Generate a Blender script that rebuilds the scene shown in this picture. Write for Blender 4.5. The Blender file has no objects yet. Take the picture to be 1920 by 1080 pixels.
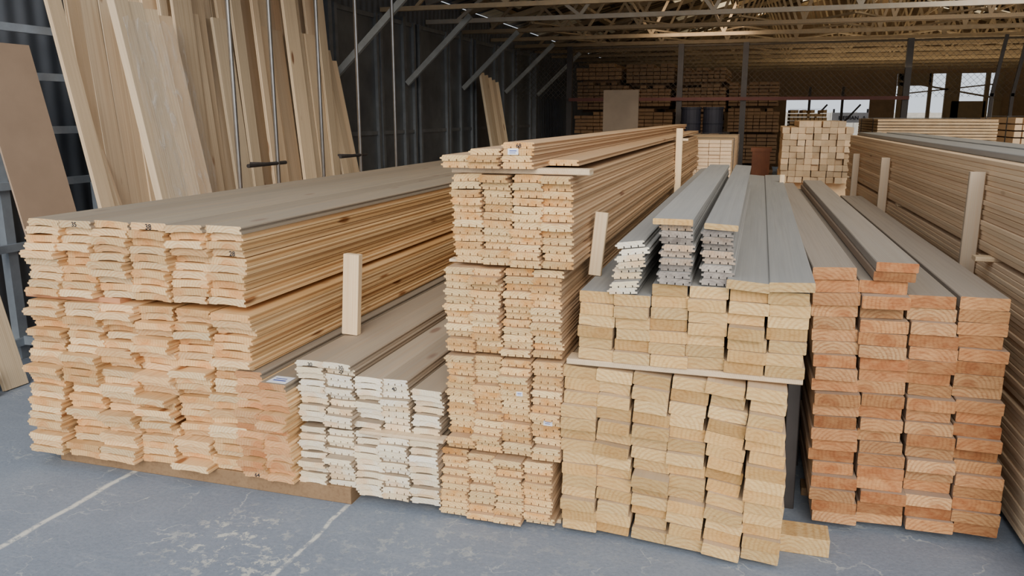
import bpy, math, random
import bmesh as BM
from mathutils import Vector, Matrix, Euler
R = random.Random(7)
C = bpy.context.scene.collection
rad = math.radians

# ------------------------------------------------------------------ materials
def mixc(nt, fac, a, b, blend='MIX'):
    n = nt.nodes.new('ShaderNodeMix'); n.data_type = 'RGBA'; n.blend_type = blend
    for idx, v in ((0, fac), (6, a), (7, b)):
        if isinstance(v, (int, float)): n.inputs[idx].default_value = v
        elif isinstance(v, tuple): n.inputs[idx].default_value = (v[0], v[1], v[2], 1)
        else: nt.links.new(v, n.inputs[idx])
    return n.outputs[2]
def mth(nt, op, a, b=0.0, c=None):
    n = nt.nodes.new('ShaderNodeMath'); n.operation = op
    for i, v in enumerate((a, b) if c is None else (a, b, c)):
        if isinstance(v, (int, float)): n.inputs[i].default_value = v
        else: nt.links.new(v, n.inputs[i])
    return n.outputs[0]
def mapr(nt, v, a, b, c=0.0, d=1.0):
    n = nt.nodes.new('ShaderNodeMapRange'); nt.links.new(v, n.inputs[0])
    n.inputs[1].default_value = a; n.inputs[2].default_value = b
    n.inputs[3].default_value = c; n.inputs[4].default_value = d
    return n.outputs[0]
def ramp(nt, v, cols):
    n = nt.nodes.new('ShaderNodeValToRGB'); nt.links.new(v, n.inputs[0])
    e = n.color_ramp.elements
    while len(e) < len(cols): e.new(0.5)
    for i, c in enumerate(cols):
        e[i].position = i / (len(cols) - 1); e[i].color = (c[0], c[1], c[2], 1)
    return n.outputs[0]
def scalev(nt, v, s):
    n = nt.nodes.new('ShaderNodeVectorMath'); n.operation = 'MULTIPLY'
    nt.links.new(v, n.inputs[0]); n.inputs[1].default_value = s
    return n.outputs[0]
def addv(nt, a, b):
    n = nt.nodes.new('ShaderNodeVectorMath'); n.operation = 'ADD'
    nt.links.new(a, n.inputs[0]); nt.links.new(b, n.inputs[1])
    return n.outputs[0]
def lenv(nt, a):
    n = nt.nodes.new('ShaderNodeVectorMath'); n.operation = 'LENGTH'; nt.links.new(a, n.inputs[0]); return n.outputs['Value']
def noise(nt, v, s, detail=3.0, rough=0.55, dist=0.0):
    n = nt.nodes.new('ShaderNodeTexNoise'); nt.links.new(v, n.inputs['Vector'])
    n.inputs['Scale'].default_value = s; n.inputs['Detail'].default_value = detail
    n.inputs['Roughness'].default_value = rough; n.inputs['Distortion'].default_value = dist
    return n.outputs[0]
def newmat(name, rough=0.7, metal=0.0):
    m = bpy.data.materials.new(name); m.use_nodes = True
    b = m.node_tree.nodes['Principled BSDF']
    b.inputs['Roughness'].default_value = rough; b.inputs['Metallic'].default_value = metal
    return m, m.node_tree, b

def wood(name, cols, dark=(0.55, 0.3, 0.13), ring=0.35, rscale=45, knots=0.0, gray=0.0,
         graycol=(0.3, 0.3, 0.3), end=False, rough=0.75, streak=0.35, heart=0.0, vr=(0.84, 1.1), sat=1.0):
    m, nt, b = newmat(name, rough)
    b.inputs['Specular IOR Level'].default_value = .25
    L = nt.links
    tc = nt.nodes.new('ShaderNodeTexCoord'); oi = nt.nodes.new('ShaderNodeObjectInfo')
    r = oi.outputs['Random']; o = tc.outputs['Object']
    r2 = mth(nt, 'FRACT', mth(nt, 'MULTIPLY', r, 17.31)); r3 = mth(nt, 'FRACT', mth(nt, 'MULTIPLY', r, 53.7))
    cx = nt.nodes.new('ShaderNodeCombineXYZ')
    L.new(mth(nt, 'MULTIPLY', mth(nt, 'SUBTRACT', r2, 0.5), 0.16), cx.inputs[0])
    L.new(mth(nt, 'MULTIPLY', mth(nt, 'SUBTRACT', r3, 0.3), 0.13), cx.inputs[2])
    p = addv(nt, scalev(nt, o, (1, 0.0 if end else 0.02, 1)), cx.outputs[0])
    w = nt.nodes.new('ShaderNodeTexWave'); w.wave_type = 'RINGS'; w.rings_direction = 'Y'
    w.inputs['Scale'].default_value = rscale; w.inputs['Distortion'].default_value = 2.5
    w.inputs['Detail'].default_value = 2.0; w.inputs['Detail Scale'].default_value = 0.6
    L.new(p, w.inputs['Vector'])
    ringv = mth(nt, 'POWER', w.outputs['Fac'], 2.0)
    off = nt.nodes.new('ShaderNodeCombineXYZ')
    L.new(mth(nt, 'MULTIPLY', r, 31.0), off.inputs[0]); L.new(mth(nt, 'MULTIPLY', r2, 47.0), off.inputs[1]); L.new(mth(nt, 'MULTIPLY', r3, 13.0), off.inputs[2])
    q = addv(nt, o, off.outputs[0])
    base = ramp(nt, r3, cols)
    if heart > 0:
        hh = mth(nt, 'ADD', lenv(nt, p), mth(nt, 'MULTIPLY', noise(nt, scalev(nt, q, (20, 20, 20)), 1.0, 2), .03))
        base = mixc(nt, mapr(nt, hh, .066, .045, 0, heart), base, tuple(c * k for c, k in zip(dark, (1.3, 1.3, 1.3))))
    col = mixc(nt, mth(nt, 'MULTIPLY', ringv, ring), base, dark)
    if end:
        st = noise(nt, scalev(nt, q, (60, 60, 190)), 1.0, 3.0, .65)
        bl = noise(nt, scalev(nt, q, (26, 26, 40)), 1.0, 3.0)
    else:
        st = noise(nt, scalev(nt, q, (70, 1.2, 70)), 1.0, 3.0)
        bl = noise(nt, scalev(nt, q, (9, 0.8, 9)), 1.0, 2.0)
    col = mixc(nt, mapr(nt, st, 0.45, 0.75, 0.0, streak), col, dark)
    col = mixc(nt, mapr(nt, bl, 0.4, 0.7, 0.0, 0.4), col, tuple(min(1, c * 1.15) for c in cols[-1]))
    if knots > 0:
        v = nt.nodes.new('ShaderNodeTexVoronoi'); v.inputs['Scale'].default_value = 1.0
        L.new(scalev(nt, q, (9, 3.0, 10)), v.inputs['Vector'])
        sx = nt.nodes.new('ShaderNodeSeparateColor'); L.new(v.outputs['Color'], sx.inputs[0])
        k = mth(nt, 'MULTIPLY', mapr(nt, v.outputs['Distance'], 0.22, 0.12, 0, 1), mth(nt, 'LESS_THAN', sx.outputs[0], knots))
        col = mixc(nt, mth(nt, 'MULTIPLY', k, 0.85), col, (0.24, 0.08, 0.025))
    if gray > 0:
        g = noise(nt, scalev(nt, q, (25, 1.5, 25)), 1.0, 4.0)
        col = mixc(nt, mapr(nt, g, 0.2, 0.65, gray * 0.6, gray), col, graycol)
    hs = nt.nodes.new('ShaderNodeHueSaturation'); L.new(col, hs.inputs['Color'])
    hs.inputs['Saturation'].default_value = sat
    L.new(mapr(nt, r, 0, 1, vr[0], vr[1]), hs.inputs['Value'])
    L.new(hs.outputs[0], b.inputs['Base Color'])
    bp = nt.nodes.new('ShaderNodeBump'); bp.inputs['Strength'].default_value = 0.6 if end else .25; bp.inputs['Distance'].default_value = 0.004
    L.new(st, bp.inputs['Height']); L.new(bp.outputs[0], b.inputs['Normal'])
    return m

def plainmat(name, c, rough=0.6, metal=0.0, var=0.25, s=6.0, c2=None):
    m, nt, b = newmat(name, rough, metal)
    tc = nt.nodes.new('ShaderNodeTexCoord')
    n = noise(nt, tc.outputs['Object'], s, 5.0, 0.6)
    d = c2 or tuple(x * (1 - var) for x in c)
    nt.links.new(mixc(nt, mapr(nt, n, 0.35, 0.65), c, d), b.inputs['Base Color'])
    bp = nt.nodes.new('ShaderNodeBump'); bp.inputs['Strength'].default_value = 0.1
    nt.links.new(n, bp.inputs['Height']); nt.links.new(bp.outputs[0], b.inputs['Normal'])
    return m

M = {}
M['fl_l'] = wood('pine_floorboard_side', [(0.64, 0.39, 0.18), (0.78, 0.52, 0.27), (0.84, 0.6, 0.34)], knots=0.7, ring=0.35, vr=(.76, 1.08), sat=1.06, streak=.45)
M['fl_e'] = wood('pine_floorboard_end', [(0.76, 0.45, 0.2), (0.87, 0.61, 0.31), (0.92, 0.74, 0.45), (0.82, 0.53, 0.27)], dark=(0.58, 0.26, 0.1), ring=0.45, rscale=24, end=True, streak=0.45, heart=.6, vr=(.68, 1.06), sat=1.04)
M['fl_top'] = wood('pine_floorboard_dusty', [(0.44, 0.33, 0.21), (0.48, 0.37, 0.24)], knots=0.25, gray=0.75, graycol=(0.28, 0.25, 0.21), ring=0.25, streak=.5)
M['na_e'] = wood('reddish_board_end', [(0.7, 0.38, 0.19), (0.82, 0.55, 0.3), (0.62, 0.31, 0.15)], dark=(0.5, 0.2, 0.09), ring=0.4, rscale=26, end=True, streak=0.5, heart=.7, vr=(.66, 1.03), sat=1.06)
M['ct_l'] = wood('cladding_side', [(0.52, 0.32, 0.16), (0.64, 0.41, 0.22), (0.58, 0.39, 0.23)], ring=0.3, knots=0.15, gray=0.25, graycol=(0.34, 0.28, 0.22), streak=.45)
M['ct_e'] = wood('cladding_end', [(0.76, 0.43, 0.18), (0.86, 0.57, 0.27), (0.92, 0.69, 0.38)], dark=(0.58, 0.26, 0.08), ring=0.45, rscale=35, end=True, heart=.45, vr=(.68, 1.06), sat=1.05, streak=.45)
M['wh_l'] = wood('pale_panelling_side', [(0.5, 0.37, 0.24), (0.58, 0.44, 0.29)], ring=0.25, gray=0.55, graycol=(0.3, 0.27, 0.23), knots=0.15)
M['wh_e'] = wood('pale_panelling_end', [(0.9, 0.7, 0.43), (0.94, 0.86, 0.68), (0.95, 0.92, 0.82), (0.9, 0.76, 0.5)], dark=(0.68, 0.4, 0.18), ring=0.25, rscale=30, end=True, streak=.4, heart=.45, vr=(.82, 1.04))
M['rs_l'] = wood('rough_sawn_side', [(0.6, 0.42, 0.24), (0.66, 0.48, 0.28)], ring=0.2, gray=0.35, graycol=(0.38, 0.34, 0.29))
M['rs_e'] = wood('rough_sawn_end', [(0.74, 0.44, 0.17), (0.82, 0.54, 0.23), (0.86, 0.62, 0.31), (0.7, 0.46, 0.2)], dark=(0.5, 0.26, 0.09), ring=0.45, rscale=20, end=True, streak=.7, vr=(.64, 1.02), heart=.3, sat=1.03)
M['gr_l'] = wood('weathered_grey_side', [(0.4, 0.37, 0.33), (0.46, 0.43, 0.39)], ring=0.15, dark=(0.22, 0.19, 0.16), gray=0.75, graycol=(0.31, 0.315, 0.31), streak=0.6)
M['gr_e'] = wood('weathered_grey_end', [(0.16, 0.14, 0.13), (0.6, 0.4, 0.24), (0.34, 0.3, 0.27), (0.22, 0.19, 0.17), (0.55, 0.48, 0.4)], dark=(0.14, 0.11, 0.09), ring=0.3, rscale=30, end=True)
M['or_l'] = wood('larch_plank_side', [(0.36, 0.24, 0.15), (0.44, 0.3, 0.2)], ring=0.2, gray=0.5, graycol=(0.34, 0.29, 0.25))
M['or_e'] = wood('larch_plank_end', [(0.4, 0.15, 0.055), (0.64, 0.31, 0.12), (0.74, 0.47, 0.23), (0.52, 0.21, 0.08), (0.68, 0.37, 0.16)], dark=(0.32, 0.11, 0.04), ring=0.5, rscale=22, end=True, streak=.75, heart=.6, vr=(.56, 1.0), sat=1.0)
M['or_top'] = wood('larch_plank_dusty', [(0.33, 0.27, 0.21), (0.38, 0.3, 0.23)], ring=0.25, dark=(0.2, 0.14, 0.09), gray=0.6, graycol=(0.29, 0.265, 0.235), streak=.55)
M['rt_l'] = wood('siding_edge', [(0.76, 0.54, 0.34), (0.9, 0.69, 0.46), (0.82, 0.6, 0.4)], ring=0.1, knots=0.06, gray=0.0, streak=.25, dark=(.55, .34, .19), vr=(.78, 1.08), sat=1.04)
LC = [(0.56, 0.4, 0.25), (0.9, 0.72, 0.49), (0.93, 0.78, 0.57), (0.74, 0.56, 0.37), (0.92, 0.76, 0.54), (0.84, 0.66, 0.45)]
M['ln_l'] = wood('leaning_board_face', LC, ring=0.3, rscale=26, knots=0.2, dark=(0.54, 0.36, 0.2), vr=(.72, 1.1), streak=.4)
M['slat'] = wood('pale_slat', [(0.76, 0.58, 0.36), (0.82, 0.64, 0.42)], ring=0.25, knots=0.05)
M['redslat'] = wood('reddish_slat', [(0.6, 0.28, 0.14), (0.66, 0.33, 0.18)], ring=0.25)
M['stake'] = wood('weathered_stake', [(0.5, 0.4, 0.29), (0.6, 0.47, 0.33)], ring=0.25, gray=.3, graycol=(.4, .36, .3))
M['runner'] = wood('runner_timber', [(0.26, 0.16, 0.085), (0.31, 0.2, 0.11)], ring=0.3, streak=.6, dark=(.16, .09, .05))
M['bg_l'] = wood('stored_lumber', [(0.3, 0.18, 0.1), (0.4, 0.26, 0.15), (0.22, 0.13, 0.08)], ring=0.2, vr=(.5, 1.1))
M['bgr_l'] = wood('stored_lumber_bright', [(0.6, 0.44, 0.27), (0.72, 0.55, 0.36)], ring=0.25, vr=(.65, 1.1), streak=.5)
M['hard'] = plainmat('brown_hardboard', (0.38, 0.27, 0.19), 0.6, var=0.12, s=3)
M['panel'] = plainmat('grey_brown_panel', (0.3, 0.22, 0.15), 0.6, var=0.2, s=3)
M['steel'] = plainmat('rack_steel_paint', (0.33, 0.38, 0.44), 0.5, 0.1)
M['pipe'] = plainmat('galvanised_pipe', (0.4, 0.39, 0.38), 0.3, 0.9)
M['brace'] = plainmat('brace_grey_paint', (0.3, 0.31, 0.3), 0.6)
M['darkpost'] = plainmat('dark_post_paint', (0.04, 0.035, 0.035), 0.6)
M['red'] = plainmat('red_rail_paint', (0.1, 0.03, 0.025), 0.7)
M['wire'] = plainmat('rusty_wire', (0.1, 0.08, 0.06), 0.7, 0.3)
M['truss'] = wood('truss_timber', [(0.26, 0.21, 0.14), (0.36, 0.29, 0.19), (0.18, 0.145, 0.1)], ring=0.2, vr=(.7, 1.1))
M['trussg'] = wood('grey_truss_timber', [(0.26, 0.25, 0.22), (0.32, 0.3, 0.26)], ring=0.15)
M['ink'] = plainmat('marker_ink', (0.02, 0.02, 0.03), 0.6)
M['paper'] = plainmat('white_paper', (0.85, 0.87, 0.92), 0.6, var=0.05)
M['blueink'] = plainmat('blue_print', (0.08, 0.12, 0.4), 0.6)
M['strap'] = plainmat('black_strap', (0.03, 0.03, 0.03), 0.4)
M['orange'] = plainmat('orange_plastic', (0.32, 0.1, 0.03), 0.5)
M['bluetarp'] = plainmat('dark_blue_plastic', (0.01, 0.012, 0.025), 0.7)
M['white'] = plainmat('white_banner', (0.6, 0.6, 0.6), 0.6, var=0.15)

# ------------------------------------------------------------------ mesh tools
class MB:
    def __init__(s): s.v = []; s.f = []; s.m = []
    def prism(s, loop, y0, y1, ml=0, me=1):
        n = len(loop); k = len(s.v)
        s.v += [(x, y0, z) for x, z in loop] + [(x, y1, z) for x, z in loop]
        for i in range(n):
            j = (i + 1) % n
            s.f.append((k + i, k + j, k + n + j, k + n + i)); s.m.append(ml)
        s.f.append(tuple(k + i for i in range(n))); s.m.append(me)
        s.f.append(tuple(k + n + i for i in range(n))); s.m.append(me)
    def box(s, a, b, mi=0):
        x0, y0, z0 = a; x1, y1, z1 = b; k = len(s.v)
        s.v += [(x0, y0, z0), (x1, y0, z0), (x1, y1, z0), (x0, y1, z0), (x0, y0, z1), (x1, y0, z1), (x1, y1, z1), (x0, y1, z1)]
        for f in ((0, 3, 2, 1), (4, 5, 6, 7), (0, 1, 5, 4), (1, 2, 6, 5), (2, 3, 7, 6), (3, 0, 4, 7)):
            s.f.append(tuple(k + i for i in f)); s.m.append(mi)
    def beam(s, p, q, w, h, mi=0, up=(0, 0, 1)):
        p = Vector(p); q = Vector(q); d = (q - p).normalized(); u = Vector(up)
        if abs(d.dot(u)) > 0.98: u = Vector((0, 1, 0))
        a = d.cross(u).normalized() * (w / 2); b = a.cross(d).normalized() * (h / 2); k = len(s.v)
        for e in (p, q):
            for sa, sb in ((-1, -1), (1, -1), (1, 1), (-1, 1)): s.v.append(tuple(e + a * sa + b * sb))
        for f in ((0, 1, 2, 3), (7, 6, 5, 4), (0, 4, 5, 1), (1, 5, 6, 2), (2, 6, 7, 3), (3, 7, 4, 0)):
            s.f.append(tuple(k + i for i in f)); s.m.append(mi)
    def tube(s, p, q, r, n=10, mi=0):
        p = Vector(p); q = Vector(q); d = (q - p).normalized(); u = Vector((0, 0, 1)) if abs(d.z) < 0.9 else Vector((0, 1, 0))
        a = d.cross(u).normalized(); b = a.cross(d); k = len(s.v)
        for e in (p, q):
            for i in range(n):
                t = 2 * math.pi * i / n; s.v.append(tuple(e + (a * math.cos(t) + b * math.sin(t)) * r))
        for i in range(n):
            j = (i + 1) % n; s.f.append((k + i, k + j, k + n + j, k + n + i)); s.m.append(mi)
        s.f.append(tuple(range(k, k + n))); s.m.append(mi); s.f.append(tuple(range(k + n, k + 2 * n))); s.m.append(mi)
    def mesh(s, name, mats):
        me = bpy.data.meshes.new(name); me.from_pydata(s.v, [], s.f)
        for m in mats: me.materials.append(m)
        me.polygons.foreach_set('material_index', s.m); me.update()
        bm = BM.new(); bm.from_mesh(me); BM.ops.recalc_face_normals(bm, faces=bm.faces); bm.to_mesh(me); bm.free()
        return me

def add(name, me, loc=(0, 0, 0), rot=(0, 0, 0), label=None, cat=None, group=None, kind=None, parent=None):
    o = bpy.data.objects.new(name, me); o.location = loc; o.rotation_euler = rot
    C.objects.link(o)
    if label: o['label'] = label
    if cat: o['category'] = cat
    if group: o['group'] = group
    if kind: o['kind'] = kind
    if parent: o.parent = parent
    return o

def profile(kind, w, t):
    h = w / 2; c = min(0.003, t * 0.12); a = 0.008
    if kind == 'plain':
        return [(-h + c, 0), (0, 0), (h - c, 0), (h, c), (h, t - c), (h - c, t), (0, t), (-h + c, t), (-h, t - c), (-h, c)]
    if kind == 'floor':
        bot = [(-h, 0), (-.3 * w, 0), (-.26 * w, .09 * t), (-.1 * w, .12 * t), (.1 * w, .12 * t), (.26 * w, .09 * t), (.3 * w, 0), (h, 0)]
    else:
        bot = [(-h, 0)]
        for s in (-.26, 0.0, .26):
            bot += [(s * w - .002, 0), (s * w - .002, .33 * t), (s * w + .002, .33 * t), (s * w + .002, 0)]
        bot.append((h, 0))
    c2 = c * 1.4
    return bot + [(h, .3 * t), (h - a, .36 * t), (h - a, .64 * t), (h, .7 * t), (h, t - c2), (h - c2, t), (.22 * w, t), (0, t), (-.22 * w, t),
                  (-h + c2, t), (-h, t - c2), (-h, .68 * t), (-h - a, .62 * t), (-h - a, .38 * t), (-h, .32 * t)]
cache = {}
def bmesh_(kind, w, t, L, ml, me, cup=0.0):
    k = (kind, round(w, 4), round(t, 4), round(L, 3), ml, me, cup)
    if k not in cache:
        b = MB(); pr = [(x, z + cup * (1 - (2 * x / w) ** 2)) for x, z in profile(kind, w, t)]
        b.prism(pr, 0, L)
        cache[k] = b.mesh('board_profile_' + kind, [M[ml], M[me]])
    return cache[k]

def column(name, xc, y0, z0, n, w, t, L, kind, ml, me, label, group, topml=None, roll=0.0, rj=0.5, jx=0.004, jy=0.012,
           yaw=0.0, lean=0.0, cat='board', out=0.06, wv=0.0, cup=0.0, xd=0.0):
    objs = []; z = z0; drift = 0; cpd = 0; xdr = 0; rdr = 0
    for i in range(n):
        ww = w - R.choice([0, 0, 0.003]) - (R.random() < .2) * wv
        mlx = topml if (topml and i >= n - 1) else ml
        if R.random() < .3: cpd = R.choice([-cup, 0, 0, cup])
        me_ = bmesh_(kind, ww, t - 0.0014, L, mlx, me, cpd)
        drift = drift * .7 + R.uniform(-jy, jy) * .6
        xdr = max(-xd, min(xd, xdr + R.uniform(-xd, xd) * .6))
        rdr = rdr * .6 + R.uniform(-rj, rj) * .7
        y = y0 + drift + R.uniform(-jy, jy) * .6 - (R.random() < out) * R.uniform(0.012, 0.03)
        o = add(name, me_, (xc + xdr + R.uniform(-jx, jx) + lean * (z - z0), y, z), (0, rad(roll + rdr), rad(yaw + R.uniform(-.1, .1))),
                label, cat, group)
        objs.append(o); z += t
    return objs

def plank(name, a, b, mat, label=None, cat=None, group=None, rot=(0, 0, 0), parent=None, kind=None):
    """chamfered timber along x between corners a,b, origin at centre"""
    a = Vector(a); b = Vector(b); c = (a + b) / 2; d = (b - a)
    m = MB()
    m.prism([(x, z - d.y / 2) for x, z in profile('plain', d.z, d.y)], -d.x / 2, d.x / 2, 0, 0)
    me = m.mesh(name, [M[mat]])
    me.transform(Matrix(((0, 1, 0, 0), (0, 0, 1, 0), (1, 0, 0, 0), (0, 0, 0, 1))))
    return add(name, me, c, rot, label, cat, group, kind, parent)

# ------------------------------------------------------------------ floor
fm, nt, b = newmat('worn_concrete_floor', 0.8)
geo = nt.nodes.new('ShaderNodeNewGeometry'); P = geo.outputs['Position']
n1 = noise(nt, P, 0.7, 4); n2 = noise(nt, P, 60, 4, 0.75); n3 = noise(nt, P, 4.0, 5, 0.65)
col = mixc(nt, mapr(nt, n1, .35, .65), (0.2, 0.238, 0.3), (0.245, 0.285, 0.345))
col = mixc(nt, mapr(nt, n3, .4, .7, 0, .45), col, (0.165, 0.195, 0.245))
col = mixc(nt, mapr(nt, n2, .5, .75, 0, .35), col, (0.33, 0.365, 0.41))
col = mixc(nt, mapr(nt, n2, .5, .3, 0, .35), col, (0.12, 0.14, 0.175))
sn = noise(nt, scalev(nt, P, (3.0, 14.0, 1)), 1.0, 5, .6, .5)
col = mixc(nt, mapr(nt, sn, .58, .72, 0, .25), col, (0.4, 0.43, 0.46))
sp = nt.nodes.new('ShaderNodeSeparateXYZ'); nt.links.new(P, sp.inputs[0])
wob = mth(nt, 'MULTIPLY', mth(nt, 'SUBTRACT', noise(nt, P, 3.0, 4), .5), .05)
xx = mth(nt, 'ADD', sp.outputs[0], wob)
nb = noise(nt, P, 16.0, 6, 0.75)
for x0, st, wd, th in ((-2.66, .92, .018, .4), (-1.56, .85, .013, .45)):
    d = mth(nt, 'ABSOLUTE', mth(nt, 'SUBTRACT', xx, x0))
    k = mth(nt, 'MULTIPLY', mapr(nt, d, wd, wd * .4), mapr(nt, nb, th, th + .07, 0.1, st))
    col = mixc(nt, k, col, (0.7, 0.69, 0.62))
wv_ = nt.nodes.new('ShaderNodeTexNoise'); wv_.inputs['Scale'].default_value = 5.0; wv_.inputs['Detail'].default_value = 5; nt.links.new(P, wv_.inputs['Vector'])
wp = addv(nt, scalev(nt, wv_.outputs['Color'], (.35, .35, .35)), P)
for sc, wd, ax, cs in ((1.6, .007, (1, 1, 1), .55), (4.0, .011, (.5, 1, 1), .4)):
    vo = nt.nodes.new('ShaderNodeTexVoronoi'); vo.feature = 'DISTANCE_TO_EDGE'; vo.inputs['Scale'].default_value = sc
    nt.links.new(scalev(nt, wp, ax), vo.inputs['Vector'])
    crk = mth(nt, 'MULTIPLY', mapr(nt, vo.outputs['Distance'], wd, wd * .3), mapr(nt, noise(nt, P, 2.3 + sc, 3), .48, .6, 0, cs))
    col = mixc(nt, crk, col, (0.56, 0.58, 0.56))
def patch(cx_, cy_, r_, s_):
    global col
    c_ = nt.nodes.new('ShaderNodeCombineXYZ'); c_.inputs[0].default_value = -cx_; c_.inputs[1].default_value = -cy_
    dd = lenv(nt, scalev(nt, addv(nt, P, c_.outputs[0]), (1, .8, 0)))
    k = mth(nt, 'MULTIPLY', mapr(nt, dd, r_, r_ * .3), mapr(nt, nb, .54, .59, 0, s_))
    col = mixc(nt, k, col, (0.62, 0.62, 0.55))
patch(-1.86, 2.36, .28, .8); patch(-1.58, 2.2, .2, .8); patch(-.75, 2.5, .5, .15); patch(-1.2, 2.45, .4, .25)
nt.links.new(col, b.inputs['Base Color'])
bp = nt.nodes.new('ShaderNodeBump'); bp.inputs['Strength'].default_value = .3; bp.inputs['Distance'].default_value = .008
nt.links.new(n2, bp.inputs['Height']); nt.links.new(bp.outputs[0], b.inputs['Normal'])
m = MB(); m.box((-14, -8, -.1), (16, 45, 0)); add('floor', m.mesh('floor', [fm]), kind='structure')

# ------------------------------------------------------------------ LEFT floorboard pile
gL = 'pine floorboards in the wide knotty pile'
lower = []; upper = []
for i in range(6):
    xc = -3.05 + .186 * i
    y0 = 2.70 + .012 * i
    lower.append(column('floorboard', xc, y0, .075, 22, .188, .033, 6.0, 'floor', 'fl_l', 'fl_e', 'knotty pale pine floorboard in lower tier of wide pile', gL,
        rj=2.6, jx=.008, jy=.036, lean=.1 + R.uniform(-.01, .01), out=.2, cup=.003, wv=.018, xd=.009))
    upper.append(column('floorboard', -2.965 + .178 * i, y0 - .01, .826, 10, .180, .0335, 6.0, 'floor', 'fl_l', 'fl_e', 'knotty pale pine floorboard in upper tier of wide pile', gL,
        topml='fl_top', rj=2.2, jx=.008, jy=.034, out=.18, cup=.003, lean=.08 if i == 0 else .03, wv=.014, xd=.008))
for y in (2.72, 5.6, 8.2):
    plank('spacer_slat', (-3.12, y, .802), (-1.98 if y > 3 else -2.6, y + .07, .825), 'slat' if y > 3 else 'redslat', 'thin pine spacer slat between two tiers of floorboards', 'slat', 'spacer slats in the floorboard pile')
for y in (2.76, 5.6, 8.2):
    plank('bearer_timber', (-3.08, y, 0), (-1.55 if y < 3 else -1.8, y + .1, .073), 'runner', 'dark brown timber bearer on the floor beneath the floorboards', 'timber', 'bearers under the board piles')

gN = 'floorboards in the narrow two-row pile'
nar = []
for i in range(2):
    nar.append(column('floorboard', -1.985 + .128 * i, 2.72, .075, 15 - i, .127, .032, 6.0, 'floor', 'fl_l', 'na_e', 'reddish pine floorboard in the narrow pile beside wide pile', gN, topml='fl_top',
        rj=1.8, jx=.006, jy=.026, out=.15, cup=.003, xd=.006))
gW = 'pale panelling boards in the low pile'
WL = 'pale thin panelling board with grooved back in low pile'
whi = []
for i in range(5):
    xc = -1.72 + .125 * i
    column('panelling_board', xc, 2.78, .042, 10, .126, .028, 6.0, 'panel' if i % 2 else 'floor', 'wh_l', 'wh_e', WL, gW, rj=2.2, jx=.006, jy=.028, out=.15, cup=.003, wv=.012, xd=.007)
    whi.append(column('panelling_board', xc, 2.78 + (.0 if i < 2 else .02), .338, (10, 10, 8, 8, 7)[i], .126, .0275, 6.0, 'panel' if i % 2 else 'floor', 'wh_l', 'wh_e', WL, gW, rj=2.2, jx=.006, jy=.028, out=.12, cup=.003, wv=.012, xd=.007))
for y in (2.76, 5.4, 8.0):
    plank('spacer_slat', (-1.5 if y < 3 else -1.77, y, .3235), (-1.13, y + .06, .337), 'slat', 'thin pine spacer slat inside the low panelling pile', 'slat', 'spacer slats in the panelling pile')
    plank('bearer_timber', (-1.53 if y < 3 else -1.77, y + .1, 0), (-1.2, y + .2, .041), 'runner', 'flat brown timber bearer beneath the panelling pile', 'timber', 'bearers under the board piles')

# ------------------------------------------------------------------ CENTRE cladding tower
gC = 'cladding boards in the tall tower'
cen = []
for (xl, z0, n, nm) in ((-1.15, .018, 10, 'bottom'), (-1.118, .302, 14, 'second'), (-1.118, .706, 12, 'third'), (-1.083, 1.054, 12, 'upper')):
    for i in range(4):
        cen.append(column('cladding_board', xl + .057 + .1155 * i, 2.79 + R.uniform(-.008, .008), z0, n, .115, .0279 if n > 10 else .027, 6.0, 'panel', 'ct_l', 'ct_e',
            'golden pine cladding board in the tall tower, %s bundle' % nm, gC, rj=1.8, jx=.005, jy=.024, out=.12, cup=.002, wv=.008, xd=.005))
for z, a in ((.0, .017), (.2885, .0125), (.6945, .0105), (1.0415, .0115)):
    for y in (2.86, 5.5, 8.2):
        plank('spacer_slat', (-1.13, y, z), (-.67, y + .06, z + a), 'slat', 'thin spacer slat between bundles of cladding boards', 'slat', 'spacer slats in the cladding tower')
for y in (2.80, 6.8):
    plank('spacer_slat', (-1.09, y, 1.391), (-.57, y + .07, 1.412), 'slat', 'wide pale slat lying across the cladding tower', 'slat', 'spacer slats in the cladding tower')
tops = []
for xc, n, y0 in ((-1.05, 2, 2.75), (-.938, 3, 2.74), (-.822, 4, 2.75), (-.705, 1, 2.98)):
    tops.append(column('cladding_board', xc, y0, 1.413, n, .114, .0235, 6.0, 'panel', 'ct_l', 'ct_e',
        'loose golden cladding board lying on top of the tower', gC, rj=.8, jx=.006, jy=.02))

# ------------------------------------------------------------------ rough sawn pile
gS = 'rough-sawn boards in the two-tier pile'
rolls = [2.0, 3.5, 4.0, 4.5, 7.5, 5]
for i in range(6):
    column('sawn_board', -.588 + .1345 * i, 2.80 - .008 * i, .022, 14, .133, .0472, 5.1, 'plain', 'rs_l', 'rs_e',
        'rough-sawn yellow pine board, tilted in the lower tier', gS, roll=rolls[i], rj=2.4, jx=.006, jy=.028, wv=.014, out=.1, lean=-.01, cup=.001, xd=.006)
for y in (2.79, 5.0, 7.4):
    plank('spacer_slat', (-.64, y, .693), (.19, y + .09, .714), 'slat', 'pale flat slat between two tiers of sawn boards', 'slat', 'spacer slats in the sawn pile')
for i in range(6):
    n = (6, 6, 7, 7, 7, 7)[i]
    column('sawn_board', -.535 + .1325 * i, 2.80 - .004 * i, .716, n, .132, .0433, 5.1, 'plain', 'rs_l', 'rs_e',
        'rough-sawn yellow pine board, flat in the upper tier', gS, topml='gr_l', roll=R.uniform(-1, 2), rj=1.8, jx=.006, jy=.02, wv=.01)
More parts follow.
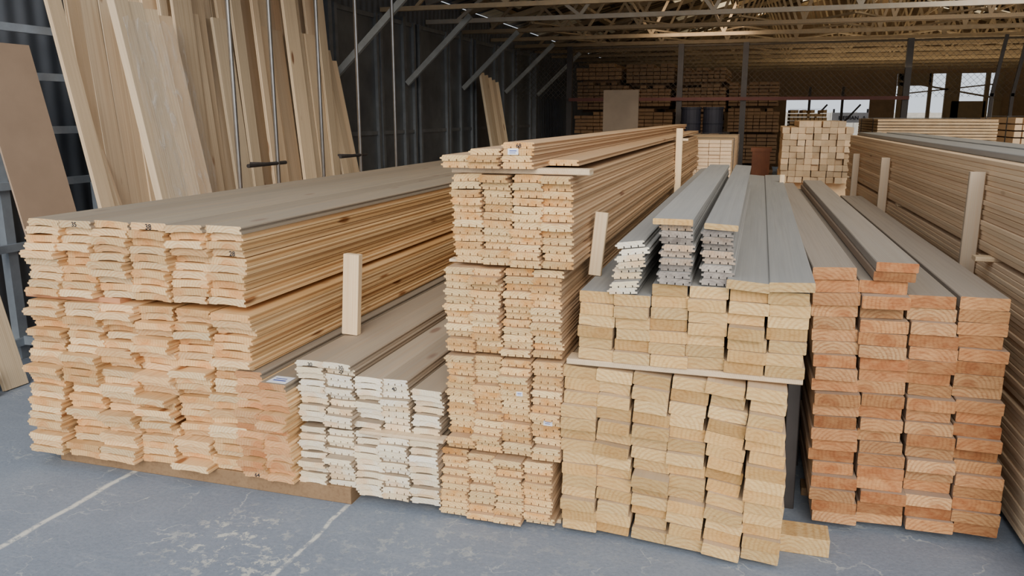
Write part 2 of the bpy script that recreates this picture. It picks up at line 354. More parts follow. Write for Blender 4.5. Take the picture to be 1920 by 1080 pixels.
for xc, rl, z in ((-.012, 4, 1.02), (.128, -2.5, 1.025)):
    column('sawn_board', xc, 2.755, z, 1, .145, .034, 5.1, 'plain', 'gr_l', 'rs_e', 'grey weathered board laid on the sawn pile', gS, roll=rl, rj=.2, wv=0)
gG = 'weathered grey boards on the sawn pile'
column('weathered_board', -.43, 2.80, .977, 8, .1, .0235, 4.2, 'panel', 'gr_l', 'wh_e', 'thin grey-topped board with pale end, loosely stacked', gG, topml='gr_l', roll=-6, rj=2.5, jx=.012, jy=.03, lean=.15)
column('weathered_board', -.25, 2.79, 1.022, 9, .108, .0235, 3.2, 'panel', 'gr_l', 'gr_e', 'weathered grey profiled board with dark end', gG, roll=0, rj=2, jx=.008, jy=.02)
column('weathered_board', -.268, 2.76, 1.234, 1, .135, .022, 3.2, 'plain', 'gr_l', 'rs_e', 'wide grey board capping the weathered stack', gG, rj=.3)
column('weathered_board', -.115, 2.80, 1.022, 8, .104, .0245, 3.4, 'panel', 'gr_l', 'gr_e', 'weathered grey profiled board with dark end', gG, roll=1, rj=2, jx=.008, jy=.02)
column('weathered_board', -.11, 2.77, 1.219, 1, .115, .022, 3.4, 'plain', 'gr_l', 'rs_e', 'grey board capping the second weathered stack', gG, roll=3, rj=.3)
plank('timber_offcut', (.13, 2.9, 0), (.335, 3.02, .07), 'rs_e', 'sawn square timber offcut on the floor beside pile', 'timber')
for y in (5.0, 7.2):
    plank('bearer_timber', (-.62, y, 0), (.17, y + .1, .02), 'runner', 'flat timber bearer beneath sawn boards', 'timber', 'bearers under the board piles')

# ------------------------------------------------------------------ orange plank pile
gO = 'orange larch planks in the four-row pile'
for i in range(4):
    n = (21, 20, 19, 19)[i]
    column('larch_plank', .367 + .168 * i, 3.12 + .024 * i, .036, n, .165, .0484, 3.9, 'plain', 'or_l', 'or_e',
        'thick reddish-orange larch plank with visible growth rings', gO, topml='or_top', roll=R.uniform(-.5, 1.0), rj=1.6, jx=.006, jy=.028, yaw=1.2, lean=-.07, out=.15, wv=.014, cup=.001, xd=.007)
column('larch_plank', .50, 3.14, 1.006, 2, .145, .036, 3.9, 'plain', 'or_l', 'or_e', 'narrower orange larch plank on top of the pile', gO, topml='or_top', roll=1, rj=.6, yaw=1.2)
for y in (3.4, 5.2, 6.8):
    plank('bearer_timber', (.26, y, 0), (.93, y + .1, .035), 'runner', 'flat timber bearer beneath larch planks', 'timber', 'bearers under the board piles')

# ------------------------------------------------------------------ right siding pile
gR = 'siding boards in the long pile'
def rx(y): return 1.035 - .026 * (y - 3)
z = .03
for k, n in enumerate((20, 20, 18)):
    for i in range(n):
        me_ = bmesh_('plain', .14, .0222, 6.4, 'rt_l', 'ct_e')
        add('siding_board', me_, (rx(2.6) + .07 + R.uniform(-.005, .005), 2.6 + R.uniform(-.01, .01), z), (0, rad(R.uniform(-.5, .5)), rad(1.5 + R.uniform(-.05, .05))),
            'long tan siding board seen edge-on in tall pile', 'board', gR)
        z += .0229
    if k < 2:
        for y in (3.93, 6.2, 8.4):
            plank('spacer_slat', (rx(y) - (.07 if y < 4 else .0), y, z), (rx(y) + .7, y + .07, z + .02), 'slat', 'pale slat poking out between siding bundles', 'slat', 'spacer slats in the siding pile')
        z += .021
ztop = z
for j in range(1, 5):
    me_ = bmesh_('panel', .14, .0268, 6.4, 'gr_l', 'ct_e')
    for q in range(2):
        add('siding_board', me_, (rx(2.6) + .07 + .15 * j, 2.6, ztop - .027 * (q + 1)), (0, 0, rad(1.5)), 'grey dusty siding board on top of the pile', 'board', gR)
m = MB()
for j in range(1, 5):
    zz = .03
    while zz < ztop - .085:
        m.box((.15 * j - .07, R.uniform(0, .02), zz), (.15 * j + .07, 6.4, zz + .0255)); zz += .027
add('siding_board_core', m.mesh('siding_core', [M['rt_l']]), (rx(2.6) + .07, 2.6, 0), (0, 0, rad(1.5)), 'inner siding boards packed inside the long pile', 'boards', kind='stuff')
me_ = bmesh_('plain', .2, .03, 6.2, 'gr_l', 'rs_e')
for k2, dx in enumerate((.16, .42)):
    add('siding_board', me_, (rx(2.7) + dx, 2.7, ztop + .001), (0, 0, rad(1.5)), 'wide grey board lying on top of the siding pile', 'board', gR)

def stake(p, q, w, t, label, mat='slat'):
    p = Vector(p); q = Vector(q); L = (q - p).length
    me = MB(); me.prism(profile('plain', w, t), 0, L, 0, 0); me = me.mesh('stake', [M[mat]])
    d = (q - p).normalized(); zl = Vector((0, -1, 0)); zl = (zl - d * zl.dot(d)).normalized(); xl = d.cross(zl)
    o = add('wooden_stake', me, label=label, cat='stake', group='upright stakes beside the piles')
    o.matrix_world = Matrix(((xl.x, d.x, zl.x, p.x), (xl.y, d.y, zl.y, p.y), (xl.z, d.z, zl.z, p.z), (0, 0, 0, 1)))
    return o
stake((-1.745, 3.2, .617), (-1.73, 3.22, .985), .078, .04, 'pale upright wooden stake standing on the low panelling pile')
stake((-.598, 3.1, .977), (-.578, 3.12, 1.225), .05, .03, 'pale upright stake beside the tall cladding tower')
stake((-.60, 6.4, .0), (-.60, 6.4, 1.5), .05, .03, 'thin stake against the far part of the cladding tower')
stake((.19, 7.0, 0), (.19, 7.0, 1.12), .04, .03, 'short stake between sawn pile and larch pile')
stake((.2, 3.3, 0), (.19, 3.32, .72), .05, .04, 'dark grey upright stake in the gap between piles', 'darkpost')
stake((.235, 3.75, 0), (.22, 3.75, .8), .05, .04, 'dark grey upright stake in the gap between piles', 'darkpost')
for y, zt, w in ((4.19, 1.345, .065), (6.6, 1.29, .06), (8.15, 1.25, .055)):
    stake((rx(y) - .04, y, 0), (rx(y) - .04, y, zt), w, .03, 'grey-brown upright stake holding the siding pile', 'stake')

def textmesh(text, size, mat, extrude=0, off=.02):
    cu = bpy.data.curves.new('t', 'FONT'); cu.body = text; cu.size = size; cu.align_x = 'CENTER'; cu.offset = size * off; cu.extrude = extrude
    o = bpy.data.objects.new('t', cu); C.objects.link(o)
    me = bpy.data.meshes.new_from_object(o.evaluated_get(bpy.context.evaluated_depsgraph_get())); bpy.data.objects.remove(o)
    me.materials.clear(); me.materials.append(M[mat]); return me
def mark(par, text, x, z, size, mat='ink'):
    return add('handwritten_number', textmesh(text, size, mat), (x, -.0015, z), (rad(90), 0, rad(R.uniform(-2, 2))), parent=par, label='black marker number ' + text)
mark(upper[1][-1], '35', 0, .007, .028); mark(upper[3][-1], '38', 0, .005, .032); mark(upper[5][-4], '28', .03, .005, .028)
mark(whi[0][-1], '30', 0, .005, .022); mark(whi[1][-2], '29', 0, .005, .022); mark(whi[1][-1], '30', .02, .005, .022)
mark(whi[3][-2], '40', 0, .005, .022); mark(nar[0][0], '64', 0, .006, .025); mark(tops[2][-1], '68', 0, .004, .02)
def tag(par, x, z, w, h, flat=False):
    m = MB()
    if flat:
        m.box((-w / 2, 0, 0), (w / 2, h, .0008)); m.box((-w / 3, h * .3, .0009), (w / 3, h * .45, .0012), 1); m.box((-w / 3, h * .6, .0009), (w / 4, h * .7, .0012), 1)
    else:
        m.box((-w / 2, -.001, 0), (w / 2, 0, h)); m.box((-w / 3, -.0015, h * .55), (w / 3, -.001, h * .7), 1); m.box((-w / 3, -.0015, h * .25), (w / 4, -.001, h * .35), 1)
    add('paper_tag', m.mesh('tag', [M['paper'], M['blueink']]), (x, .01 if flat else -.001, z), parent=par, label='small white paper label with blue print')
tag(nar[1][-1], 0.01, .032, .09, .08, True)
tag(tops[2][-2], -.02, .002, .04, .022); tag(cen[7][5], 0, .0, .035, .026); tag(cen[6][9], .02, 0, .025, .018)

# ------------------------------------------------------------------ building
wm, nt, b = newmat('dark_corrugated_cladding', .55, .2)
tc = nt.nodes.new('ShaderNodeNewGeometry')
w = nt.nodes.new('ShaderNodeTexWave'); w.bands_direction = 'Y'; w.inputs['Scale'].default_value = 2.0; nt.links.new(tc.outputs['Position'], w.inputs['Vector'])
nn = noise(nt, tc.outputs['Position'], 1.2, 4)
nt.links.new(mixc(nt, mapr(nt, nn, .35, .65), (0.1, 0.115, 0.14), (0.14, 0.155, 0.18)), b.inputs['Base Color'])
bp = nt.nodes.new('ShaderNodeBump'); bp.inputs['Distance'].default_value = .012; nt.links.new(w.outputs['Fac'], bp.inputs['Height']); nt.links.new(bp.outputs[0], b.inputs['Normal'])
M['wall'] = wm
M['door'] = plainmat('dark_door_sheet', (0.08, 0.09, 0.105), .35, .3, s=2, c2=(0.14, 0.155, 0.165))
M['frame'] = plainmat('door_frame_steel', (0.2, 0.215, 0.23), .5, .4)
rm, nt, b = newmat('roof_sheathing_boards', .8)
tc = nt.nodes.new('ShaderNodeNewGeometry')
br = nt.nodes.new('ShaderNodeTexBrick'); nt.links.new(tc.outputs['Position'], br.inputs['Vector'])
br.inputs['Color1'].default_value = (0.34, 0.25, 0.14, 1); br.inputs['Color2'].default_value = (0.08, 0.05, 0.03, 1); br.inputs['Mortar'].default_value = (.02, .013, .01, 1)
br.inputs['Scale'].default_value = 1.0; br.inputs['Mortar Size'].default_value = .05; br.inputs['Row Height'].default_value = .3; br.inputs['Brick Width'].default_value = .9
nt.links.new(br.outputs['Color'], b.inputs['Base Color'])
# glowing patches painted as emission, standing in for daylight through skylight sheeting
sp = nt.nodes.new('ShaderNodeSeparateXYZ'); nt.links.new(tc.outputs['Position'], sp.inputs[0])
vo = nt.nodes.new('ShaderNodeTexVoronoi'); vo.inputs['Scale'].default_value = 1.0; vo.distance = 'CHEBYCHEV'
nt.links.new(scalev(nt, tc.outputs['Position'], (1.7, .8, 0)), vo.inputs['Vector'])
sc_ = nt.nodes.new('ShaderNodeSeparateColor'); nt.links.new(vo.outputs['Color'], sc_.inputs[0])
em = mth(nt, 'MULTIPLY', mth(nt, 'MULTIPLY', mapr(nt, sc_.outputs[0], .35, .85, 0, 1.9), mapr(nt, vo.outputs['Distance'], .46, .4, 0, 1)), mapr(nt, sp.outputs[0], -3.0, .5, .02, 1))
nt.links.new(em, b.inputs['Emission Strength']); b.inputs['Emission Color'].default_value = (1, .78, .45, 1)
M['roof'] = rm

m = MB(); m.box((-4.95, 1.5, 0), (-4.82, 27, 3.3)); add('wall_left', m.mesh('wall_left', [M['wall']]), kind='structure')
m = MB(); m.box((9.5, 3, 0), (9.65, 27, 3.3)); add('wall_right', m.mesh('wall_right', [M['wall']]), kind='structure')
m = MB()
segs = [(-4.95, .7, 0, 5.6), (.7, 3.1, 2.1, 5.6), (3.1, 3.8, 0, 5.6), (3.8, 6.6, 0, 1.3), (3.8, 6.6, 2.8, 5.6), (6.6, 9.65, 0, 5.6)]
for x0, x1, z0, z1 in segs: m.box((x0, 27, z0), (x1, 27.15, z1))
add('wall_back', m.mesh('wall_back', [plainmat('back_wall_boards', (0.3, 0.2, 0.12), .8)]), kind='structure')
m = MB()
for x, wd in ((3.95, .12), (4.7, .05), (5.3, .2), (6.2, .06), (6.5, .1)): m.box((x - wd, 26.9, 1.3), (x + wd, 27, 2.8))
m.box((3.8, 26.9, 2.45), (4.7, 26.99, 2.8)); m.box((5.3, 26.9, 1.3), (6.2, 26.99, 2.0))
m.beam((3.8, 26.9, 2.6), (6.6, 26.9, 2.05), .03, .05); m.beam((3.8, 26.9, 2.2), (6.6, 26.9, 2.5), .03, .04)
add('window_1', m.mesh('window', [M['truss']]), kind='structure')
def roofz(x): return 3.25 + (x + 4.9) * .27 if x < 2.3 else 3.25 + 7.2 * .27 - (x - 2.3) * .27
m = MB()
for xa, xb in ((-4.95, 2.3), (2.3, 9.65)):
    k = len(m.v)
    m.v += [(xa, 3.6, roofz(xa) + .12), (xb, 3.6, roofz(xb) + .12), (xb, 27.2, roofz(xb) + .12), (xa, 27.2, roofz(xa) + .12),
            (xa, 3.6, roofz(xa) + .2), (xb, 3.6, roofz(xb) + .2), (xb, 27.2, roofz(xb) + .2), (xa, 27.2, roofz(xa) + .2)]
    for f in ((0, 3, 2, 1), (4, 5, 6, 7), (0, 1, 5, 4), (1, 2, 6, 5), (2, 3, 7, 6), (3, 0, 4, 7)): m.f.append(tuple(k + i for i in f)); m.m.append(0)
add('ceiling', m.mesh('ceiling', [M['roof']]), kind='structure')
def truss(mat, step, wv, hv):
    m = MB()
    m.beam((-4.8, 0, 2.93), (9.5, 0, 2.93), .06, hv)
    m.beam((-4.8, 0, 3.2), (2.3, 0, roofz(2.3) - .02), .06, .09); m.beam((2.3, 0, roofz(2.3) - .02), (9.5, 0, 3.24), .06, .09)
    x = -4.3; k = 0
    while x < 9.2:
        x2 = x + step
        a = (x, 0, 2.95 if k % 2 == 0 else roofz(x) - .03); c = (x2, 0, roofz(x2) - .03 if k % 2 == 0 else 2.95)
        m.beam(a, c, .04, wv); x = x2; k += 1
    return m.mesh('roof_truss', [M[mat]])
tg = truss('trussg', .9, .045, .06); td = truss('truss', .6, .04, .055)
mb = MB(); x = -4.4; k = 0
while x < 9.0:
    mb.beam((x, 0.03 if k % 2 else 1.47, 3.04), (x + .8, 1.47 if k % 2 else .03, 3.04), .05, .025); x += .8; k += 1
for x in (-3.0, -.5, 1.9, 3.2, 4.5, 6.5): mb.beam((x, .03, 3.4 + (.3 if x > 0 else 0)), (x, 1.47, 3.4 + (.3 if x > 0 else 0)), .03, .05)
for yy_, zz_ in ((.5, 3.0), (1.0, 3.0)): mb.beam((-4.7, yy_, zz_), (9.4, yy_, zz_), .04, .025)
brm = mb.mesh('bracing', [M['truss']])
y = 8.4; k = 0
while y < 26.5:
    o = add('roof_truss', tg if k % 2 == 0 and y < 14 else td, (0, y, 0), label='timber roof truss with zigzag webs', cat='truss', group='roof trusses')
    if y > 12.5 and y < 25: add('bracing', brm, parent=o)
    y += 1.5; k += 1
for i in range(16):
    x = -4.5 + i * .9
    m = MB(); m.beam((0, 3.6, 0), (0, 27, 0), .05, .08)
    add('purlin', m.mesh('purlin', [M['truss']]), (x, 0, roofz(x) + .07), label='timber purlin under the roof sheathing', cat='beam', group='roof purlins')
for y in (8.4, 10.4, 12.6, 14.9, 17.2):
    m = MB(); m.box((-4.82, y - .04, 0), (-4.7, y + .04, 2.9))
    o = add('steel_column', m.mesh('steel_column', [M['frame']]), label='grey steel wall column with knee brace', cat='column', group='wall columns')
    m = MB(); m.beam((-4.68, y, 2.02), (-3.75, y, 2.88), .05, .07)
    add('knee_brace', m.mesh('knee_brace', [M['brace']]), parent=o)
yy = 8.5; k = 1
while yy < 16.5:
    m = MB(); m.box((-4.8, yy, .02), (-4.74, yy + 1.1, 2.85), 0)
    for ya in (yy, yy + 1.04): m.box((-4.745, ya, .02), (-4.7, ya + .06, 2.85), 1)
    for za in (.02, 1.35, 2.79): m.box((-4.745, yy + .06, za), (-4.72, yy + 1.04, za + .05), 1)
    add('door_%d' % k, m.mesh('door', [M['door'], M['frame']]), kind='structure'); yy += 1.16 if k % 2 else 1.24; k += 1
rk = bpy.data.objects.new('steel_rack', None); rk.location = (-4.68, 3.6, 0); C.objects.link(rk)
rk['label'] = 'blue-grey steel storage rack standing along the wall'; rk['category'] = 'rack'
for i, y in enumerate((2.6, 3.3, 4.0, 4.8)):
    m = MB(); m.box((-.03, y - 3.6 - .035, 0), (.03, y - 3.6 + .035, 2.2)); add('upright', m.mesh('upright', [M['steel']]), parent=rk)
for zz in (.12, .75, 1.15, 1.5, 1.85, 2.15):
    m = MB(); m.box((.03, -1.2, zz - .025), (.06, 1.4, zz + .025)); add('crossbar', m.mesh('crossbar', [M['steel']]), parent=rk)
for y in (3.3, 4.0):
    m = MB(); m.box((.06, y - 3.6 - .03, .1), (.55, y - 3.6 + .03, .16)); m.box((.49, y - 3.6 - .03, 0), (.55, y - 3.6 + .03, .1)); add('foot', m.mesh('foot', [M['steel']]), parent=rk)
def leanb(y, w, t, h, xb=-4.15, xt=-4.5, dy=0.0, mat='ln_l', name='leaning_board', label='long pine board leaning upright against the wall', cat='board', group='boards leaning on the wall', kind='plain', zb=0.0):
    me = bmesh_(kind, w, t, round(h, 2), mat, mat)
    p = Vector((xb, y, zb)); dx = xt - xb
    d = Vector((dx, dy, math.sqrt(max(.1, h * h - dx * dx - dy * dy)))).normalized()
    zl = Vector((1, 0, 0)); zl = (zl - d * zl.dot(d)).normalized(); xl = d.cross(zl)
    o = add(name, me, label=label, cat=cat, group=group)
    o.matrix_world = Matrix(((xl.x, d.x, zl.x, p.x), (xl.y, d.y, zl.y, p.y), (xl.z, d.z, zl.z, p.z), (0, 0, 0, 1)))
    return o
leanb(3.98, .42, .012, 2.08, xb=-4.08, xt=-4.52, mat='hard', name='hardboard_panel', label='plain brown hardboard sheet leaning against the rack', cat='panel', group=None)
leanb(3.5, .16, .03, 1.25, xb=-4.2, xt=-4.5, label='short grey-brown plank leaning in the rack')
leanb(3.32, .2, .03, 1.0, xb=-4.25, xt=-4.5, label='short grey-brown plank leaning in the rack')
leanb(4.44, .12, .03, 2.9, xb=-4.1, xt=-4.55, dy=-.1)
leanb(4.74, .10, .02, 1.6, xb=-4.2, xt=-4.52, dy=-.15, label='short narrow offcut leaning between longer boards')
leanb(4.62, .08, .02, 1.75, xb=-4.12, xt=-4.44, dy=-.15, label='short narrow offcut leaning between longer boards')
for k, (yy, dy) in enumerate(((4.86, -.14), (5.0, -.135), (5.14, -.13), (5.28, -.125))):
    leanb(yy, .137, .06, 2.42 - .03 * k, xb=-3.98, xt=-4.3, dy=dy, label='pine board in plastic-wrapped pack leaning on wall')
pm, nt, b = newmat('clear_plastic_wrap', .12)
b.inputs['Base Color'].default_value = (.85, .88, .92, 1); b.inputs['Specular IOR Level'].default_value = 1.0
b.inputs['Coat Weight'].default_value = .6; b.inputs['Coat Roughness'].default_value = .08
tcn = nt.nodes.new('ShaderNodeTexCoord'); bn = nt.nodes.new('ShaderNodeBump'); bn.inputs['Strength'].default_value = .8; bn.inputs['Distance'].default_value = .02
cr = noise(nt, scalev(nt, tcn.outputs['Object'], (1, 1, .3)), 16, 3, .5, 1.0)
nt.links.new(cr, bn.inputs['Height']); nt.links.new(bn.outputs[0], b.inputs['Normal'])
nt.links.new(mapr(nt, cr, .52, .68, .1, .34), b.inputs['Alpha'])
vv = []; ff = []
for j in range(25):
    s = j / 24
    for i in range(17):
        a = i / 16
        vv.append((-3.89 - .3 * s - .012 * abs(math.sin(i * 1.3 + j * .6)) - .1 * max(0, a - .8) * 2, 4.82 + .62 * a - .14 * s + .012 * math.sin(j * 1.7), .1 + s * 2.15 + .02 * math.sin(i * 2)))
for j in range(24):
    for i in range(16): ff.append((j * 17 + i, j * 17 + i + 1, j * 17 + i + 18, j * 17 + i + 17))
me = bpy.data.meshes.new('wrap'); me.from_pydata(vv, [], ff); me.materials.append(pm)
for p_ in me.polygons: p_.use_smooth = True
add('plastic_wrap', me, label='crinkled clear plastic sheet draped over leaning boards', cat='plastic sheet')
yy = 4.55
while yy < 7.72:
    wd = R.choice([.12, .16, .2, .22])
    leanb(yy + wd / 2, wd, .028, R.choice([3.0, 3.1, 3.2]), xb=-4.38 + R.uniform(-.02, .02), xt=-4.62, dy=R.uniform(-.01, .01), kind=R.choice(['plain', 'floor']))
    yy += wd + .002
for lay, (xb, xt, pr) in enumerate(((-4.29, -4.52, .9), (-4.21, -4.43, .65))):
    yy = 5.38
    while yy < 7.78:
        wd = R.choice([.09, .14, .18, .22])
        if R.random() < pr:
            leanb(yy + wd / 2, wd, .026, R.choice([2.4, 2.8, 3.0, 3.1]), xb=xb + R.uniform(-.02, .02), xt=xt, dy=R.uniform(-.04, .02), label='pine board leaning in front of other boards', kind=R.choice(['plain', 'floor']))
        yy += wd + .006
for yy, h in ((7.87, 2.35), (8.0, 2.3), (8.13, 2.2), (8.26, 1.5)):
    leanb(yy, .12, .03, h, xb=-4.15, xt=-4.5, dy=-.1, label='shorter pine board leaning at end of row')
for k in range(5):
    leanb(13.0 + .19 * k, .17, .04, 2.3 - .03 * k, xb=-4.15, xt=-4.45, dy=-.22, label='board leaning against the dark sliding doors', group='boards leaning on the doors')
for k, y in enumerate((5.46, 6.0, 6.75, 7.5, 8.35)):
    m = MB(); m.tube((0, 0, 0), (0, 0, 3.0), .017)
    o = add('steel_pipe', m.mesh('steel_pipe', [M['pipe']]), (-3.92, y, 0), label='vertical galvanised pipe dividing the leaning boards', cat='pipe', group='rack divider pipes')
    if k in (1, 3):
        m = MB(); m.tube((0, -.42, 1.2), (0, .12, 1.2), .016); m.tube((0, -.1, 1.2), (-.2, -.1, 1.2), .012)
        add('arm', m.mesh('arm', [M['darkpost']]), parent=o)

# ------------------------------------------------------------------ background
fe = bpy.data.objects.new('chain_link_fence', None); fe.location = (0, 15.6, 0); C.objects.link(fe)
fe['label'] = 'chain-link fence partition with dark posts and red rail'; fe['category'] = 'fence'
for x in (-3.6, -1.5, -.35, 2.35, 4.6, 6.2):
    m = MB(); m.box((x - .05, -.05, 0), (x + .05, .05, 2.88)); add('post', m.mesh('post', [M['darkpost']]), parent=fe)
m = MB(); m.box((-3.6, -.09, 1.86), (2.4, -.05, 1.92)); add('rail', m.mesh('rail', [M['red']]), parent=fe, label='dark red horizontal rail')
m = MB(); m.tube((-4.6, 0, 2.85), (9.4, 0, 2.85), .02); add('top_rail', m.mesh('top_rail', [M['wire']]), parent=fe)
m = MB(); x = -4.6 - 2
while x < 9.4:
    for sg in (1, -1):
        x0, x1 = (x, x + .95) if sg == 1 else (x + .95, x)
        m.beam((x0, 0, 1.9), (x1, 0, 2.85), .004, .004)
    x += .1
add('wire_mesh', m.mesh('wire_mesh', [M['wire']]), parent=fe)
for x in (3.6, 3.9, 4.25):
    m = MB(); m.beam((x, 15.3, 1.9), (x + .12, 15.3, 2.88), .05, .05)
    m.beam((x, 15.3, 1.95), (x, 15.3, 0), .05, .05)
    add('dark_prop', m.mesh('dark_prop', [M['darkpost']]), label='dark slanting timber prop beside the mesh fence', cat='post', group='dark props by the fence')

def bundle(loc, w, l, h, nx, nz, mat, label, yaw=0, straps=True, j=.03, gap=.004):
    m = MB(); dx = w / nx; dz = h / nz
    for a in range(nx):
        for c in range(nz):
            if c == nz - 1 and gap > .01 and R.random() < .25: continue
            m.box((-w / 2 + a * dx + .002, R.uniform(0, j), c * dz), (-w / 2 + (a + 1) * dx - gap * R.random(), l - R.uniform(0, j), (c + 1) * dz - gap))
    o = add('lumber_bundle', m.mesh('lumber_bundle', [M[mat]]), loc, (0, 0, rad(yaw)), label, 'lumber bundle', 'strapped lumber bundles in the store')
    if straps:
        for y in (l * .2, l * .8):
            m = MB()
            m.box((-w / 2 - .006, y, 0), (-w / 2, y + .03, h)); m.box((w / 2, y, 0), (w / 2 + .006, y + .03, h)); m.box((-w / 2 - .006, y, h), (w / 2 + .006, y + .03, h + .005))
            add('strap', m.mesh('strap', [M['strap']]), parent=o)
    return o
bundle((-.78, 9.1, .0), .9, 3.0, .68, 7, 16, 'rt_l', 'tan cladding bundle standing behind the tall tower')
bundle((-.72, 9.15, .686), .85, 3.0, .65, 7, 16, 'rt_l', 'tan cladding bundle lying on another bundle')
for x, hs_ in ((-3.5, (.5, .62, .48, .6, .35)), (-2.4, (.62, .5, .55, .45, .4)), (-1.3, (.45, .6, .5, .58, .3)), (-.2, (.55, .62, .5, .5))):
    z = 0; yb = 17.6 + R.uniform(0, .5)
    for k, hh in enumerate(hs_):
        wd = R.uniform(.95, 1.06); nx = R.choice([5, 7, 8])
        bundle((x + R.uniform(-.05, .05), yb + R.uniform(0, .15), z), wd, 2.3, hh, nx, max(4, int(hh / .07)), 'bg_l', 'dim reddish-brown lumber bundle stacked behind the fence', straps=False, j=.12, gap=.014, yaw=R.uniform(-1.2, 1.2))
        z += hh
        if k < len(hs_) - 1:
            for yy in (.5, 1.9):
                plank('spacer_slat', (x - .42, yb + yy, z - .016), (x + .42, yb + yy + .08, z + .04), 'bg_l', 'dark spacer timber between lumber bundles', 'slat', 'spacers behind the fence')
            z += .04
for x, hs_ in ((4.5, (.6, .5, .35)), (5.7, (.5, .6, .45)), (6.9, (.6, .6, .6, .4))):
    z = 0; yb = 19 + R.uniform(0, 1.0)
    for hh in hs_:
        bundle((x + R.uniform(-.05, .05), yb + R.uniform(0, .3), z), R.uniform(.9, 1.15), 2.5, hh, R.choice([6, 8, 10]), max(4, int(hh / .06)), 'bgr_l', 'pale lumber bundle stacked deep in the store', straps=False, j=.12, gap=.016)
        z += hh
m = MB(); m.box((-2.52, 13.4, 0), (-1.94, 13.42, 2.0)); m.box((-2.5, 13.42, 0), (-2.46, 13.46, 2.0)); m.box((-2.0, 13.42, 0), (-1.96, 13.46, 2.0))
add('board_panel', m.mesh('board_panel', [M['panel']]), label='plain brown upright panel standing before the fence', cat='panel')
gB = 'square timbers in the far end stack'
for tier, (z0, nr) in enumerate(((.0, 8), (.78, 10))):
    for i in range(9):
        hcut = nr - (1 if tier == 1 and i in (0, 1, 8) else 0)
        for k in range(hcut):
            me_ = bmesh_('plain', .085, .072, 1.6, 'rt_l', 'bgr_l')
            add('square_timber', me_, (.3 + .09 * i + R.uniform(-.006, .006), 10.6 + R.uniform(-.05, .02), z0 + .075 * k), (0, rad(R.uniform(-2, 2)), 0),
                'short square pale timber stacked end-on near the fence', 'timber', gB)
for y in (10.8, 11.9):
    plank('spacer_slat', (.26, y, .602), (1.06, y + .08, .778), 'slat', 'spacer timber between tiers of square timbers', 'slat', 'spacers in the square timber stack')
bundle((2.3, 12.4, 0), 1.5, 2.4, .74, 1, 22, 'bgr_l', 'pale lumber bundle with long sides showing', gap=.009)
bundle((2.3, 12.4, .75), 1.5, 2.4, .8, 1, 20, 'bgr_l', 'pale lumber bundle lying on another bundle', gap=.009)
bundle((4.1, 13.2, 0), 1.3, 2.0, .8, 12, 9, 'rt_l', 'orange-tan lumber bundle with block ends showing', gap=.02)
bundle((4.1, 13.2, .81), 1.3, 2.0, .77, 12, 8, 'rt_l', 'orange-tan lumber bundle lying on another bundle', gap=.02)
bundle((1.15, 22.5, 0), .9, 2.4, 1.75, 9, 18, 'bgr_l', 'lumber bundle beside the rear opening', gap=.02)
bundle((3.0, 22.8, 0), .7, 2.4, 1.5, 8, 15, 'bg_l', 'brown lumber bundle beside the rear opening', gap=.02)
for x in (1.3, 2.2):
    m = MB(); m.box((-.035, -.035, 0), (.035, .035, 2.4)); m.beam((0, 0, 1.3), (.5, 0, 1.9), .04, .05)
    add('yard_post', m.mesh('yard_post', [M['darkpost']]), (x, 25.6, 0), label='dark post with slanting strut by rear opening', cat='post', group='dark posts by the rear opening')
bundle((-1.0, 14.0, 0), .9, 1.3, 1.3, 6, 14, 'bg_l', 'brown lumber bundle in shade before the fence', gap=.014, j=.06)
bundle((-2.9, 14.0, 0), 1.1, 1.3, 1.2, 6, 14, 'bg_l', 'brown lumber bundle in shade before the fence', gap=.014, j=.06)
for k in range(2):
    m = MB(); m.tube((0, 0, 0), (0, 0, .5), .17, 20); m.tube((0, 0, .5), (0, 0, .53), .18, 20); m.tube((0, 0, .25), (0, 0, .28), .18, 20)
    add('blue_drum', m.mesh('blue_drum', [M['bluetarp']]), (-1.2 + .38 * k, 14.7, 1.206), label='dark blue plastic drum on a lumber bundle', cat='drum', group='dark blue drums')
m = MB(); m.box((-.13, -.15, 0), (.13, .15, .5)); m.box((-.15, -.17, .5), (.15, .17, .56)); m.box((-.15, -.17, .0), (.15, .17, .05))
for k in range(4): m.box((-.12 + .065 * k, -.17, .05), (-.1 + .065 * k, -.15, .5))
ocr = m.mesh('orange_crate', [M['orange']])
for k in range(2):
    add('orange_crate', ocr, (.02, 12.9, .562 * k), label='ribbed orange plastic crate standing by the aisle', cat='crate', group='orange crates')
bn_ = bpy.data.objects.new('banner', None); bn_.location = (2.85, 29.5, 0); C.objects.link(bn_); bn_['label'] = 'white banner with black lettering hung outdoors'; bn_['category'] = 'banner'
m = MB(); m.box((-.6, 0, 1.35), (.55, .02, 1.68)); add('cloth', m.mesh('cloth', [M['white']]), parent=bn_)
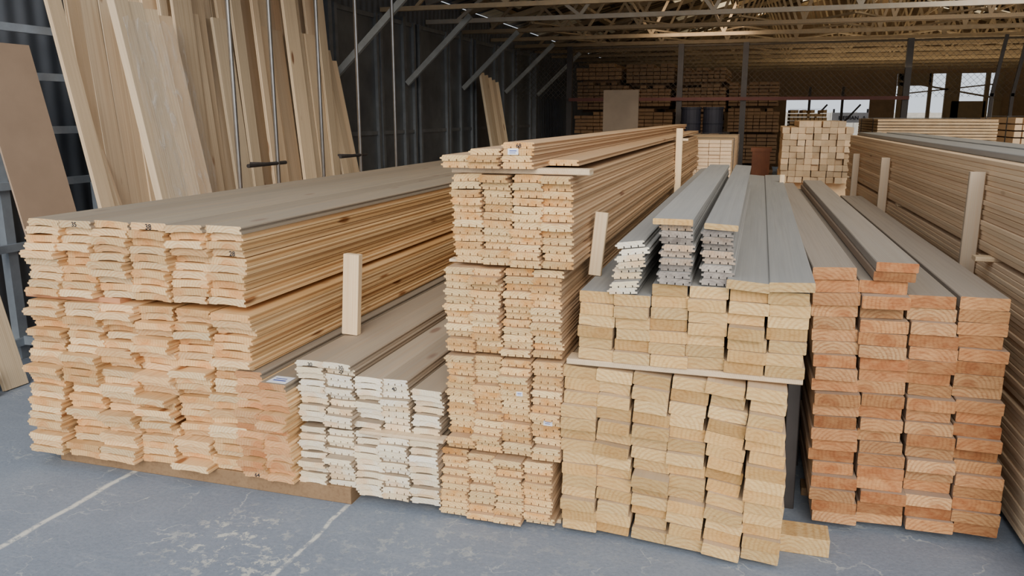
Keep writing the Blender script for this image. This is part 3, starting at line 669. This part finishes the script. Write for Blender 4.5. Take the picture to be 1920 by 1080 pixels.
for tx, x_ in (('MEDIAN', -.08), ('A', .4)):
    add('lettering', textmesh(tx, .17, 'ink', .004), (x_, -.006, 1.45), (rad(90), 0, 0), parent=bn_)
for x in (-.55, .5):
    m = MB(); m.box((x - .03, .02, 0), (x + .03, .08, 1.8)); add('banner_pole', m.mesh('banner_pole', [M['darkpost']]), parent=bn_)
m = MB(); m.box((-6, 40, 0), (14, 40.2, 1.7))
for k in range(20): m.box((-6 + k, 39.93, 0), (-5.9 + k, 40, 1.75))
add('boundary_fence', m.mesh('boundary_fence', [plainmat('pale_fence_sheet', (.6, .55, .46), .7)]), label='pale boundary fence outside the rear opening', cat='fence')

# ------------------------------------------------------------------ lights / world
W = bpy.data.worlds.new('World'); bpy.context.scene.world = W; W.use_nodes = True
bg = W.node_tree.nodes['Background']; bg.inputs[0].default_value = (.84, .91, 1.0, 1); bg.inputs[1].default_value = 1.1
sl = bpy.data.lights.new('sun', 'SUN'); sl.energy = 3.4; sl.angle = rad(40); sl.color = (1, .93, .83)
so = bpy.data.objects.new('sun', sl); C.objects.link(so)
so.rotation_euler = Vector((-.25, 1.0, -.48)).to_track_quat('-Z', 'Y').to_euler()
def area(loc, tgt, size, en, col):  # added fill light without a fixture, brightens trusses and far stacks
    l = bpy.data.lights.new('area', 'AREA'); l.energy = en; l.size = size; l.color = col
    o = bpy.data.objects.new('added_fill_light', l); C.objects.link(o); o.location = loc
    o.rotation_euler = (Vector(tgt) - Vector(loc)).to_track_quat('-Z', 'Y').to_euler()
area((4, 19, 2.4), (4, 19, 6), 7, 170, (1, .82, .55))
area((-1, 14, 2.75), (-1.5, 18, 1.0), 1.5, 22, (1, .8, .6))
area((3, 10.5, 2.75), (3, 14.5, 1.0), 2, 45, (1, .9, .75))

cam = bpy.data.cameras.new('cam'); co = bpy.data.objects.new('cam', cam); C.objects.link(co)
cam.sensor_width = 36; cam.lens = 1500 / 1920 * 36; cam.clip_start = .05; cam.clip_end = 200
co.location = (0, 0, 1.6); co.rotation_euler = (rad(90 - 12.2), 0, rad(17))
bpy.context.scene.camera = co
